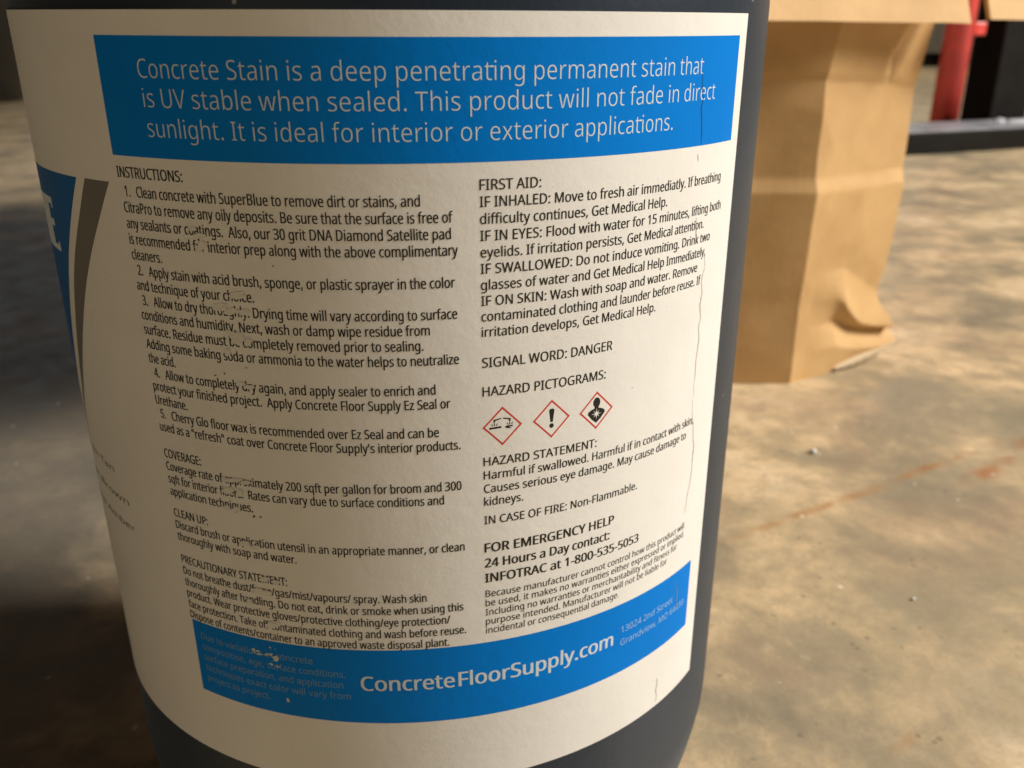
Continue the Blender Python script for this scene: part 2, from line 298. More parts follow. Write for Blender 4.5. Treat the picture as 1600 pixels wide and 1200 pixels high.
# ---- lettering: outlines of a plain humanist sans, thousandths of an em
GLYPHS = r'''"	274	180,306 167,480 230,480 217,306|57,306 44,480 107,480 94,306
'	151	57,306 44,480 107,480 94,306
(	201	126,-106 81,-43 51,28 33,104 27,184 33,265 51,342 81,415 126,480 181,480 140,413 110,340 93,264 87,185 93,108 110,32 140,-40 181,-106
)	201	21,-106 62,-40 91,32 109,108 115,185 109,264 91,340 61,413 20,480 76,480 120,415 151,342 169,265 175,184 169,104 151,28 120,-43 76,-106
,	180	28,-87 47,-3 61,78 124,78 129,71 104,-8 71,-87
-	216	27,154 27,206 189,206 189,154
.	180	89,-9 60,1 51,15 48,36 51,57 60,71 89,81 119,71 129,57 132,36 129,15 119,1
/	250	7,0 185,480 243,480 64,0
0	384	191,-7 121,10 72,59 43,137 33,240 37,313 49,373 69,422 99,458 140,480 191,487 262,471 312,422 341,344 351,240 347,169 335,108 314,59 284,23 243,1|191,44 237,56 268,92 286,154 291,240 286,326 268,388 237,424 191,437 145,424 115,388 98,326 92,240 98,154 115,93 145,56
1	384	181,0 181,335 181,381 183,418 164,400 142,381 91,339 60,379 189,480 238,480 238,0
2	384	32,0 32,49 158,176 219,240 257,296 266,324 269,355 263,390 246,415 219,431 185,436 152,433 123,424 69,390 38,430 102,470 141,482 185,486 245,478 291,452 320,412 330,359 326,322 314,288 271,224 207,155 107,56 107,54 349,54 349,0
3	384	162,-7 92,-1 30,19 30,75 95,51 163,43 218,49 256,68 277,98 284,138 275,176 249,202 206,217 150,222 103,222 103,273 150,273 202,279 240,298 263,326 271,363 265,394 247,417 219,432 183,437 147,434 117,425 62,396 33,437 96,471 137,483 183,486 248,478 294,453 322,415 331,367 324,324 304,290 273,267 232,253 232,250 282,237 318,214 339,179 346,136 341,97 326,62 302,33 266,11 220,-2
4	384	244,0 244,109 14,109 14,159 240,482 301,482 301,162 371,162 371,109 301,109 301,0|72,162 244,162 244,313 245,372 247,419 244,419 231,392 216,367
5	384	167,-7 97,0 42,19 42,75 101,52 167,44 215,50 253,69 277,101 285,147 278,189 257,219 219,238 165,244 122,241 83,234 54,253 72,480 312,480 312,426 122,426 111,287 142,291 185,294 251,285 302,257 335,213 346,153 334,87 299,36 242,4
6	384	200,-7 157,-1 118,16 84,45 59,86 42,139 37,205 46,307 59,354 79,397 108,434 146,462 195,480 257,486 288,485 316,480 316,430 288,436 258,438 215,434 181,422 153,404 132,380 117,351 106,318 96,244 100,244 119,266 143,284 174,296 214,300 270,291 314,262 343,216 353,154 342,87 311,36 263,4|199,43 238,50 268,70 288,105 294,154 288,195 271,227 242,247 201,254 172,251 146,241 126,226 110,208 100,187 97,166 108,108 122,82 142,61 168,48
7	384	91,0 288,426 30,426 30,480 351,480 351,434 156,0
8	384	193,-7 125,2 75,27 43,68 33,122 36,153 47,179 83,221 132,251 100,273 73,299 54,332 48,372 53,406 67,434 89,456 118,473 153,483 191,486 249,479 295,457 325,421 335,371 332,344 323,321 289,283 244,254 298,222 336,181 347,155 351,124 340,70 308,29 258,2|194,277 253,312 271,337 277,369 271,399 253,421 226,434 191,439 157,434 130,421 112,399 106,369 109,347 118,328 150,299|192,40 235,46 267,63 286,90 293,124 286,156 265,182 233,203 192,222 181,226 142,206 114,183 96,155 91,122 97,90 116,63 147,46
9	384	129,-7 98,-5 69,0 69,50 128,42 171,46 205,57 233,75 254,99 269,128 280,161 289,235 285,235 267,214 243,196 211,183 171,179 115,189 72,217 43,263 34,324 38,371 53,411 76,443 106,467 143,481 187,486 230,480 269,463 302,434 328,393 344,340 349,275 340,173 327,125 307,82 279,46 240,17 191,-1|184,226 214,229 240,239 261,254 276,272 286,292 289,314 278,371 264,397 244,418 218,432 187,437 149,430 119,409 99,374 92,325 98,284 115,252 143,232
:	180	89,278 60,289 51,303 48,324 51,345 60,359 89,369 119,359 129,345 132,324 129,303 119,289|89,-9 60,1 51,15 48,36 51,57 60,71 89,81 119,71 129,57 132,36 129,15 119,1
A	429	0,0 187,482 242,482 428,0 366,0 308,148 118,148 61,0|138,202 290,202 236,347 230,367 221,396 214,419 203,378 193,347
B	437	65,0 65,480 202,480 281,473 338,453 373,417 384,361 378,322 361,290 332,268 293,255 293,251 348,234 369,218 386,197 397,170 400,136 389,79 356,36 303,9 234,0|126,275 214,275 266,280 299,295 316,320 322,354 315,388 294,411 258,424 205,428 126,428|126,51 222,51 276,57 311,76 330,105 336,141 329,175 310,202 274,219 218,225 126,225
C	424	261,-7 194,1 139,24 96,60 65,109 47,170 41,240 48,309 67,368 100,418 146,455 203,478 271,486 342,479 404,458 379,407 330,425 271,433 202,420 149,381 116,320 105,240 115,160 146,98 198,59 270,46 330,52 385,65 385,13 329,-2
D	490	65,0 65,480 213,480 281,473 338,453 385,419 420,374 442,315 449,244 433,138 383,61 304,15 199,0|126,52 191,52 299,73 364,136 385,242 374,326 338,383 281,417 204,428 126,428
E	373	65,0 65,480 333,480 333,426 126,426 126,277 321,277 321,224 126,224 126,53 333,53 333,0
F	349	65,0 65,480 333,480 333,426 126,426 126,257 320,257 320,203 126,203 126,0
G	489	271,-7 202,1 145,23 100,59 67,108 48,169 41,240 48,310 71,370 107,419 155,456 217,479 289,486 366,479 433,458 410,406 352,425 286,433 210,420 152,381 116,320 104,240 109,186 123,139 146,100 181,70 226,52 285,46 338,49 379,57 379,199 273,199 273,253 439,253 439,18 361,-1
H	498	65,0 65,480 126,480 126,277 371,277 371,480 432,480 432,0 371,0 371,224 126,224 126,0
I	228	27,0 27,35 83,48 83,431 27,445 27,480 200,480 200,445 144,431 144,48 200,35 200,0
K	416	65,0 65,480 126,480 126,243 167,289 208,334 338,480 408,480 218,271 416,0 345,0 175,229 126,186 126,0
L	352	65,0 65,480 126,480 126,54 335,54 335,0
M	609	65,0 65,480 154,480 302,87 305,87 455,480 544,480 544,0 484,0 484,295 486,364 489,420 486,420 326,0 277,0 119,420 116,420 120,364 121,291 121,0
N	510	65,0 65,480 135,480 391,83 394,83 392,115 390,162 389,209 389,480 445,480 445,0 375,0 118,398 116,398 119,340 121,268 121,0
O	525	263,-7 194,1 139,24 96,61 65,111 47,171 41,241 47,310 65,370 96,419 139,456 195,479 263,487 329,479 384,456 427,420 458,370 477,310 484,240 477,171 458,110 427,61 384,24 329,1|263,46 333,59 382,98 410,159 420,240 410,321 382,382 334,421 263,434 193,421 143,382 114,321 105,240 114,159 143,98 192,59
P	406	65,0 65,480 192,480 273,470 329,443 361,398 372,338 368,300 354,264 330,233 294,208 245,192 181,187 126,187 126,0|126,238 174,238 234,244 276,261 301,290 310,336 302,376 280,405 242,422 187,428 126,428
R	418	65,0 65,480 197,480 275,471 329,446 361,403 372,343 369,308 358,279 342,256 322,239 276,215 408,0 337,0 221,198 126,198 126,0|126,249 197,249 248,255 283,272 303,301 310,340 303,381 281,407 245,422 194,427 126,427
S	369	166,-7 91,-1 34,16 34,74 94,54 169,46 216,51 249,66 270,91 277,123 267,163 232,192 164,222 110,246 72,276 48,314 40,364 45,400 60,429 83,454 114,471 151,483 193,486 266,479 326,459 307,408 253,426 192,433 153,428 124,414 107,392 101,363 111,323 144,294 206,267 278,233 303,214 322,191 333,163 337,128 326,72 291,29 236,2
T	373	156,0 156,426 7,426 7,480 366,480 366,426 217,426 217,0
U	491	243,-7 164,5 107,42 72,98 60,171 60,480 121,480 121,169 129,117 152,78 191,54 246,46 303,54 341,80 363,120 370,169 370,480 430,480 430,169 425,122 410,80 384,44 348,16 301,-1
V	403	171,0 0,480 63,480 171,172 189,117 201,67 214,117 232,173 339,480 403,480 232,0
W	625	135,0 8,480 71,480 146,187 160,127 169,73 179,130 194,190 279,480 341,480 429,188 445,127 455,73 465,127 479,187 553,480 616,480 488,0 427,0 334,314 323,353 314,388 310,409 303,372 287,312 196,0
Y	380	160,0 160,183 0,480 66,480 190,244 315,480 380,480 220,186 220,0
Z	384	26,0 26,46 278,426 34,426 34,480 351,480 351,434 99,54 358,54 358,0
[	221	54,-106 54,480 204,480 204,431 111,431 111,-58 204,-58 204,-106
\	250	185,0 7,480 64,480 244,0
]	221	17,-106 17,-58 109,-58 109,431 17,431 17,480 167,480 167,-106
_	298	-1,-103 -1,-60 300,-60 300,-103
a	377	144,-7 100,0 63,19 39,52 31,100 41,148 73,183 127,206 203,215 265,217 265,238 260,277 245,301 222,314 190,318 136,310 89,291 71,335 126,357 193,366 251,359 291,337 314,300 322,245 322,0 279,0 268,51 265,51 241,25 216,7 185,-3|158,41 200,47 234,66 256,98 264,144 264,176 211,174 154,167 118,152 98,130 92,99 97,73 110,55 132,44
b	413	228,-7 189,-3 158,9 134,26 116,46 111,46 99,0 57,0 57,510 116,510 116,386 115,344 113,312 116,312 134,333 158,351 189,362 228,366 288,354 335,319 366,261 376,180 366,99 335,40 288,5|219,42 261,51 291,78 309,121 315,181 304,256 272,302 218,317 169,309 138,284 122,242 116,182 116,179 122,121 138,78 169,51
c	322	201,-7 156,-2 117,13 83,38 58,73 42,120 37,178 42,238 59,286 85,322 119,347 160,362 206,367 259,361 300,347 282,298 244,310 204,315 145,300 110,254 98,179 105,121 124,79 156,53 201,44 253,50 294,65 294,13 254,-2
d	413	185,-7 124,5 77,40 47,98 37,179 47,261 78,319 125,355 185,367 223,363 254,351 297,314 301,314 299,339 297,367 297,510 356,510 356,0 308,0 300,48 297,48 278,27 254,9 223,-3|194,42 243,50 274,74 292,113 298,168 298,179 292,238 275,282 244,309 193,318 152,308 122,280 104,235 98,178 104,121 122,78 152,51
e	379	210,-7 162,-2 120,14 85,40 59,76 42,122 37,177 42,232 57,279 81,316 112,344 151,361 196,367 239,362 276,347 305,322 327,290 340,250 345,204 345,169 98,169 107,115 129,76 165,52 213,44 274,50 328,69 328,17 274,-1|99,216 283,216 277,257 262,290 234,311 195,318 158,312 129,291 109,259
f	231	73,0 73,314 10,314 10,342 73,362 73,383 81,443 104,483 141,506 190,514 229,510 260,502 244,455 220,462 191,465 165,460 147,446 136,420 132,383 132,360 223,360 223,314 132,314 132,0
g	413	195,-161 123,-155 65,-138 65,-84 125,-105 198,-112 240,-105 271,-85 291,-53 298,-11 298,3 298,27 300,48 297,48 251,7 185,-7 123,6 76,42 47,101 37,179 47,256 76,316 123,354 185,367 219,363 249,353 275,336 298,312 301,312 309,360 356,360 356,-6 346,-74 317,-122 267,-151|194,42 241,49 273,71 292,109 298,165 298,179 292,243 273,285 240,309 193,317 153,308 123,281 104,237 98,179 104,120 123,77 153,50
h	415	57,0 57,510 116,510 116,361 113,310 117,310 137,334 164,352 195,362 229,366 287,358 328,335 352,294 361,234 361,0 302,0 302,230 293,278 266,307 222,317 171,309 139,283 122,242 116,186 116,0
i	173	87,420 62,429 55,441 52,457 55,474 62,486 87,495 111,486 119,474 122,457 119,441 111,429|57,0 57,360 116,360 116,0
j	173	87,420 62,429 55,441 52,457 55,474 62,486 87,495 111,486 119,474 122,457 119,441 111,429|15,-161 -15,-159 -37,-153 -37,-105 -16,-110 7,-112 27,-109 43,-100 54,-83 57,-56 57,360 116,360 116,-54 110,-99 92,-133 61,-154
k	359	57,0 57,510 116,510 116,244 115,216 113,185 116,185 128,201 144,221 158,238 273,360 343,360 197,206 353,0 281,0 156,168 116,132 116,0
l	173	57,0 57,510 116,510 116,0
m	628	57,0 57,360 105,360 113,311 117,311 137,336 162,353 192,363 223,367 293,352 333,306 336,306 358,333 386,352 418,363 452,367 505,359 543,335 566,295 574,234 574,0 515,0 515,232 507,279 483,308 442,317 397,309 367,287 350,250 345,199 345,0 286,0 286,232 278,279 253,308 212,317 166,309 137,283 121,242 116,187 116,0
n	415	57,0 57,360 105,360 113,311 117,311 138,336 165,353 197,363 230,367 287,359 328,335 352,295 361,234 361,0 302,0 302,230 293,278 266,307 222,317 171,309 139,283 122,242 116,187 116,0
o	406	202,-7 157,-1 117,15 84,42 58,79 42,125 37,181 48,260 82,318 135,355 204,367 250,361 290,345 324,318 349,282 365,236 370,181 359,101 325,42 271,6|203,42 251,52 283,80 303,123 309,181 303,238 283,281 251,308 203,317 155,308 123,281 104,238 98,181 104,123 123,80 156,52
p	413	57,-161 57,360 105,360 113,311 116,311 135,333 158,351 189,363 228,367 288,355 335,320 366,262 376,181 366,100 335,41 288,5 228,-7 190,-3 159,9 116,46 112,46 115,17 116,-13 116,-161|219,42 249,47 273,60 291,82 305,110 315,181 309,237 291,280 261,308 218,317 171,309 140,286 123,247 116,192 116,181 122,122 138,78 169,51
q	413	297,-161 297,-7 298,21 300,48 296,48 278,27 254,9 222,-3 183,-7 124,5 78,40 47,98 37,179 47,261 78,319 126,355 185,367 224,363 255,351 279,333 298,311 300,311 309,360 356,360 356,-161|195,42 242,50 274,73 291,112 298,167 298,179 292,239 275,282 243,309 193,318 151,308 122,280 104,235 98,178 104,121 122,78 152,51
r	277	57,0 57,360 105,360 112,294 115,294 135,322 160,345 190,361 225,367 247,366 267,363 260,308 241,312 221,313 194,309 169,298 147,280 131,256 120,226 116,192 116,0
s	322	148,-7 83,-1 35,16 35,70 87,50 149,41 188,45 214,55 229,72 234,94 227,118 200,140 146,164 86,191 48,223 38,244 34,271 44,312 72,342 115,360 169,367 231,360 284,343 264,296 216,312 165,318 133,315 110,307 95,293 91,275 99,249 129,229 183,206 242,180 279,147 288,126 291,99 282,53 253,20 207,0
t	242	167,-7 115,3 94,16 77,37 65,66 62,105 62,314 11,314 11,343 62,366 86,443 121,443 121,360 225,360 225,314 121,314 121,106 125,77 137,57 155,46 177,42 205,44 228,49 228,4 201,-4
u	415	184,-7 127,1 86,25 61,65 53,124 53,360 113,360 113,128 122,81 148,52 193,42 243,51 276,76 293,117 299,173 299,360 358,360 358,0 310,0 301,48 298,48 277,23 250,6 218,-3
v	341	136,0 0,360 63,360 140,148 151,115 162,80 169,52 171,52 179,81 190,116 201,148 278,360 341,360 204,0
w	528	106,1 7,361 69,361 118,169 132,110 142,61 144,61 151,89 159,125 169,158 232,361 297,361 359,158 373,108 383,62 385,62 395,108 410,169 460,361 520,361 420,1 351,1 289,203 274,258 265,299 262,299 253,258 238,203 173,1
x	355	12,0 142,184 18,360 85,360 178,224 270,360 336,360 212,184 343,0 276,0 178,144 79,0
y	343	56,-161 28,-160 7,-156 7,-109 25,-111 47,-113 75,-108 97,-95 114,-75 127,-49 146,-1 1,360 64,360 142,155 160,104 172,57 175,57 187,101 206,156 279,360 343,360 187,-50 166,-96 139,-131 103,-154
z	316	26,0 26,39 220,314 38,314 38,360 285,360 285,316 94,46 289,46 289,0
 	175	'''
GL = {}
for ln in GLYPHS.split('\n'):
    ch, adv, body_ = ln.split('\t')
    GL[ch] = (int(adv) / 1000, [[tuple(int(c) / 1000 for c in q.split(',')) for q in s.split(' ')] for s in body_.split('|')] if body_ else [])
CAP = 0.48
cache = {}
def glyph(ch, off):
    k = (ch, off)
    if k in cache: return cache[k]
    cu = bpy.data.curves.new('glyph', 'CURVE'); cu.dimensions = '2D'; cu.fill_mode = 'BOTH'; cu.offset = off
    for cnt in GL[ch][1]:
        sp = cu.splines.new('POLY'); sp.points.add(len(cnt) - 1); sp.use_cyclic_u = True
        for p, (x, y) in zip(sp.points, cnt): p.co = (x, y, 0, 1)
    o = bpy.data.objects.new('glyph', cu)
    me = o.to_mesh()
    r = ([tuple(v.co[:2]) for v in me.vertices], [tuple(p.vertices) for p in me.polygons])
    o.to_mesh_clear(); bpy.data.objects.remove(o); bpy.data.curves.remove(cu)
    cache[k] = r; return r
STYLE = {'reg': (0.0, (0,)), 'med': (0.0, (-0.014, 0.0, 0.014)), 'semi': (0.0, (-0.006, 0.006)), 'bold': (0.0, (-0.016, 0.0, 0.016)), 'light': (-0.007, (0,)), 'thin': (-0.012, (0,))}
XH = max(y for c in GL['x'][1] for x, y in c)
def write(bm, text, u0, u1, v, cap, style, lift=TXT, liga=False, slant=0.0):
    off, shifts = STYLE[style]; sy = cap / CAP
    adv = sum(GL[c][0] for c in text)
    last = text[-1]; xs = [x for c in GL[last][1] for x, y in c]; firstx = min(x for c in GL[text[0]][1] for x, y in c)
    ink = adv - GL[last][0] + max(xs) - firstx
    sx = (u1 - u0) / ink
    x = -firstx
    prev = None
    for c in text:
        vs, fs = glyph(c, off) if GL[c][1] else ([], [])
        for k, sh in enumerate(shifts):
            nv = [bm.verts.new(surf(u0 + (x + px + sh) * sx, v + py * sy, lift + k * 0.000004)) for px, py in vs]
            for f in fs:
                try: bm.faces.new([nv[i] for i in f])
                except ValueError: pass
        if liga and c == 'i' and prev == 't':
            a, b = x - 0.06, x + 0.045
            th_ = 0.043 if style == 'light' else 0.05
            q = [bm.verts.new(surf(u0 + px * sx, v + py * sy, lift + 0.00001)) for px, py in ((a, XH - th_), (b, XH - th_), (b, XH), (a, XH))]
            bm.faces.new(q)
        x += GL[c][0]; prev = c
def lettering(lines, m, cap, style, liga=False, lift=TXT):
    bm = bmesh.new()
    for l in lines: write(bm, l[0], l[1], l[2], l[3], cap, style, lift, liga)
    for f in bm.faces:
        f.normal_update(); c = f.calc_center_median()
        if f.normal.dot(Vector((c.x, c.y, 0))) < 0: f.normal_flip()
    return finish('lettering', bm, m, label)
LINES = [
    ('INSTRUCTIONS:', -48.56, -35.15, 170.36, 'instructions'),
    ('1.   Clean concrete with SuperBlue to remove dirt or stains, and', -47.39, 0.9, 167.51, 'instructions'),
    ('CitraPro to remove any oily deposits. Be sure that the surface is free of', -48.17, 5.6, 165.05, 'instructions'),
    ('any sealants or coatings.  Also, our 30 grit DNA Diamond Satellite pad', -48.17, 5.26, 162.59, 'instructions'),
    ('is recommended for interior prep along with the above complimentary', -48.17, 6.25, 160.13, 'instructions'),
    ('cleaners.', -48.17, -41.54, 157.67, 'instructions'),
    ('2.   Apply stain with acid brush, sponge, or plastic sprayer in the color', -47.39, 5.68, 155.21, 'instructions'),
    ('and technique of your choice.', -48.17, -25.31, 152.75, 'instructions'),
    ('3.   Allow to dry thoroughly. Drying time will vary according to surface', -47.39, 5.91, 150.29, 'instructions'),
    ('conditions and humidity. Next, wash or damp wipe residue from', -48.17, 1.62, 147.83, 'instructions'),
    ('surface. Residue must be completely removed prior to sealing.', -48.17, 0.55, 145.37, 'instructions'),
    ('Adding some baking soda or ammonia to the water helps to neutralize', -48.17, 5.99, 142.91, 'instructions'),
    ('the acid.', -48.17, -42.01, 140.45, 'instructions'),
    ('4.   Allow to completely dry again, and apply sealer to enrich and', -47.39, 2.17, 137.99, 'instructions'),
    ('protect your finished project.  Apply Concrete Floor Supply Ez Seal or', -48.17, 4.45, 135.53, 'instructions'),
    ('Urethane.', -48.17, -40.77, 133.07, 'instructions'),
    ('5.   Cherry Glo floor wax is recommended over Ez Seal and can be', -47.39, 2.47, 130.61, 'instructions'),
    ('used as a "refresh" coat over Concrete Floor Supply\'s interior products.', -48.17, 5.87, 128.15, 'instructions'),
    ('COVERAGE:', -48.17, -39.57, 123.15, 'instructions'),
    ('Coverage rate of approximately 200 sqft per gallon for broom and 300', -48.17, 5.89, 120.71, 'instructions'),
    ('sqft for interior floors.  Rates can vary due to surface conditions and', -48.17, 2.92, 118.25, 'instructions'),
    ('application techniques.', -48.17, -30.02, 115.8, 'instructions'),
    ('CLEAN UP:', -48.17, -39.99, 111.45, 'instructions'),
    ('Discard brush or application utensil in an appropriate manner, or clean', -48.17, 6.15, 109.01, 'instructions'),
    ('thoroughly with soap and water.', -48.17, -22.89, 106.58, 'instructions'),
    ('PRECAUTIONARY STATEMENT:', -48.17, -25.1, 101.78, 'instructions'),
    ('Do not breathe dust/fume/gas/mist/vapours/ spray. Wash skin', -48.17, -0.67, 99.3, 'instructions'),
    ('thoroughly after handling. Do not eat, drink or smoke when using this', -48.17, 5.68, 96.86, 'instructions'),
    ('product. Wear protective gloves/protective clothing/eye protection/', -48.17, 3.32, 94.43, 'instructions'),
    ('face protection. Take off contaminated clothing and wash before reuse.', -48.17, 6.07, 91.99, 'instructions'),
    ('Dispose of contents/container to an approved waste disposal plant.', -48.17, 3.02, 89.66, 'instructions'),
    ('FIRST AID:', 9.69, 19.19, 169.61, 'first_aid'),
    ('IF INHALED: Move to fresh air immediatly. If breathing', 9.69, 59.89, 167.14, 'first_aid'),
    ('difficulty continues, Get Medical Help.', 9.69, 43.85, 164.63, 'first_aid'),
    ('IF IN EYES: Flood with water for 15 minutes, lifting both', 9.69, 60.91, 162.11, 'first_aid'),
    ('eyelids. If irritation persists, Get Medical attention.', 9.69, 54.96, 159.6, 'first_aid'),
    ('IF SWALLOWED: Do not induce vomiting. Drink two', 9.69, 57.57, 157.09, 'first_aid'),
    ('glasses of water and Get Medical Help Immediately,', 9.69, 56.33, 154.57, 'first_aid'),
    ('IF ON SKIN: Wash with soap and water. Remove', 9.69, 53.92, 152.06, 'first_aid'),
    ('contaminated clothing and launder before reuse. If', 9.69, 55.41, 149.55, 'first_aid'),
    ('irritation develops, Get Medical Help.', 9.69, 42.49, 147.04, 'first_aid'),
    ('SIGNAL WORD: DANGER', 9.69, 33.02, 141.94, 'signal'),
    ('HAZARD PICTOGRAMS:', 9.69, 31.87, 137.03, 'signal'),
    ('HAZARD STATEMENT:', 9.69, 30.49, 124.65, 'hazard'),
    ('Harmful if swallowed. Harmful if in contact with skin,', 9.69, 56.88, 122.14, 'hazard'),
    ('Causes serious eye damage. May cause damage to', 9.69, 54.58, 119.62, 'hazard'),
    ('kidneys.', 9.69, 16.51, 117.19, 'hazard'),
    ('IN CASE OF FIRE: Non-Flammable.', 9.69, 40.44, 113.63, 'hazard'),
    ('FOR EMERGENCY HELP', 9.69, 35.1, 108.08, 'emergency'),
    ('24 Hours a Day contact:', 9.69, 34.23, 105.04, 'emergency'),
    ('INFOTRAC at 1-800-535-5053', 9.69, 41.66, 102.0, 'emergency'),
    ('Because manufacturer cannot control how this product will', 9.69, 56.7, 98.96, 'warranty'),
    ('be used, it makes no warranties either expressed or implied.', 9.69, 56.97, 97.04, 'warranty'),
    ('Including no warranties or merchantability and fitness for', 9.69, 54.46, 95.11, 'warranty'),
    ('purpose intended. Manufacturer will not be liable for', 9.69, 51.13, 93.18, 'warranty'),
    ('incidental or consequential damage.', 9.69, 37.25, 91.25, 'warranty'),
    ('Concrete Stain is a deep penetrating permanent stain that', -40.66, 51.14, 184.75, 'banner'),
    ('is UV stable when sealed. This product will not fade in direct', -40.42, 55.33, 180.75, 'banner'),
    ('sunlight. It is ideal for interior or exterior applications.', -40.37, 43.98, 176.6, 'banner'),
    ('Due to variations in concrete', -46.1, -21.85, 85.5, 'variation_note'),
    ('composition, age, surface conditions.', -46.1, -15.95, 83.08, 'variation_note'),
    ('surface preparation, and application', -46.1, -16.46, 80.66, 'variation_note'),
    ('techniques exact color will vary from', -46.1, -15.2, 78.24, 'variation_note'),
    ('project to project.', -46.1, -31.28, 75.82, 'variation_note'),
    ('13024 2nd Street', 38.4, 54.39, 82.4, 'address'),
    ('Grandview, MO 64030', 38.32, 59.23, 79.4, 'address'),
    ('Concrete', -13.12, 3.71, 80.4, 'website_thin'),
    ('FloorSupply.com', 4.53, 36.3, 80.4, 'website_bold'),
    ('Desert Tan', -92, -68.0, 114.6, 'colour_list'),
    ('Aztec Brown', -94, -63.5, 108.8, 'colour_list'),
    ('Antique Amber', -96, -62.7, 103.2, 'colour_list')]
by = {}
for ln in LINES: by.setdefault(ln[4], []).append(ln)
lettering(by['banner'], M_white, 2.62, 'light', True)
lettering(by['instructions'], M_ink, 1.62, 'med')
lettering(by['first_aid'], M_ink, 1.55, 'semi', True)
lettering(by['signal'], M_ink, 1.62, 'semi')
lettering(by['hazard'], M_ink, 1.55, 'semi', True)
lettering(by['emergency'], M_ink, 1.78, 'bold')
lettering(by['warranty'], M_ink, 1.36, 'reg', True)
lettering(by['variation_note'], M_dim, 1.42, 'reg')
lettering(by['address'], M_pale, 1.45, 'reg')
lettering(by['website_thin'], M_white, 3.15, 'med')
lettering(by['website_bold'], M_white, 3.15, 'bold')
lettering(by['colour_list'], M_ink, 1.45, 'light')

# ---- hazard pictograms
def poly(bm, pts, cx, cy, lift, mi=0):
    vs = [bm.verts.new(surf(cx + x, cy + y, lift)) for x, y in pts]
    f = bm.faces.new(vs); f.material_index = mi; f.normal_update()
    c = f.calc_center_median()
    if f.normal.dot(Vector((c.x, c.y, 0))) < 0: f.normal_flip()
def diamond(bm, cx, cy, w, h):
    k = 0.875; o = [(0, h), (w, 0), (0, -h), (-w, 0)]; i = [(x * k, y * k) for x, y in o]
    for a in range(4):
        b = (a + 1) % 4
        poly(bm, [o[a], o[b], i[b], i[a]], cx, cy, INK, 1)
def ell(rx, ry, n=18, ox=0, oy=0, rot=0):
    return [(ox + rx * math.cos(2 * math.pi * k / n) * math.cos(rot) - ry * math.sin(2 * math.pi * k / n) * math.sin(rot),
             oy + rx * math.cos(2 * math.pi * k / n) * math.sin(rot) + ry * math.sin(2 * math.pi * k / n) * math.cos(rot)) for k in range(n)]
PICS = [(12.92, 131.52, 3.36, 3.46), (21.55, 131.56, 3.40, 3.44), (30.24, 131.51, 3.45, 3.48)]
for kind, (cx, cy, w_, h_) in enumerate(PICS):
    bm = bmesh.new(); diamond(bm, cx, cy, w_, h_)
    if kind == 0:                            # two drops, a bar and a hand
        poly(bm, [(-2.2, -0.42), (-0.2, -0.30), (-0.2, 0.02), (-2.2, -0.08)], cx, cy, INK)
        poly(bm, [(0.45, -0.30), (1.0, -0.52), (1.6, -0.50), (1.0, -0.28), (1.75, -0.22), (1.8, -0.02), (0.9, 0.02), (0.5, -0.08)], cx, cy, INK)
        for sx, x0 in ((1, -1.35), (-1, 1.25)):
            poly(bm, [(x0 - 0.15 * sx, 1.0), (x0 + 1.15 * sx, 1.30), (x0 + 1.15 * sx, 1.48), (x0 - 0.15 * sx, 1.25)], cx, cy, INK)
            for dx, h2 in ((0.0, 0.62), (0.32, 0.5), (-0.3, 0.45)):
                poly(bm, [(x0 + dx - 0.07, 0.14), (x0 + dx + 0.07, 0.14), (x0 + dx * 1.5 + 0.05, 0.14 + h2 * 0.8), (x0 + dx * 1.5 - 0.09, 0.14 + h2 * 0.8)], cx, cy, INK)
        poly(bm, [(-1.45, 0.75), (-1.25, 0.75), (-1.2, 1.08), (-1.5, 1.05)], cx, cy, INK + 8e-6)
        poly(bm, [(1.1, 0.75), (1.35, 0.75), (1.4, 1.08), (1.1, 1.08)], cx, cy, INK + 8e-6)
    elif kind == 1:
        poly(bm, [(-0.22, -0.55), (0.22, -0.55), (0.47, 1.45), (0.40, 1.72), (0.2, 1.82), (-0.2, 1.82), (-0.40, 1.72), (-0.47, 1.45)], cx, cy, INK)
        poly(bm, ell(0.40, 0.43, 18, 0, -1.22), cx, cy, INK)
    else:
        poly(bm, ell(0.72, 0.92, 20, 0, 1.45), cx, cy, INK)
        poly(bm, [(-0.42, 0.85), (0.42, 0.85), (0.42, 0.40), (1.1, 0.22), (1.62, -0.1), (1.75, -0.55), (0.9, -1.55), (0, -2.3), (-0.9, -1.55), (-1.75, -0.55), (-1.62, -0.1), (-1.1, 0.22), (-0.42, 0.40)], cx, cy, INK + 4e-6)
        st = []
        for k in range(16):
            r_ = 1.05 if k % 4 == 0 else (0.85 if k % 2 == 0 else 0.26)
            st.append((r_ * math.sin(math.pi * k / 8), -0.62 + r_ * math.cos(math.pi * k / 8)))
        poly(bm, st, cx, cy, INK + 1.6e-5, 2)
    finish('hazard_pictogram', bm, [M_ink, M_red, M_paper], label)

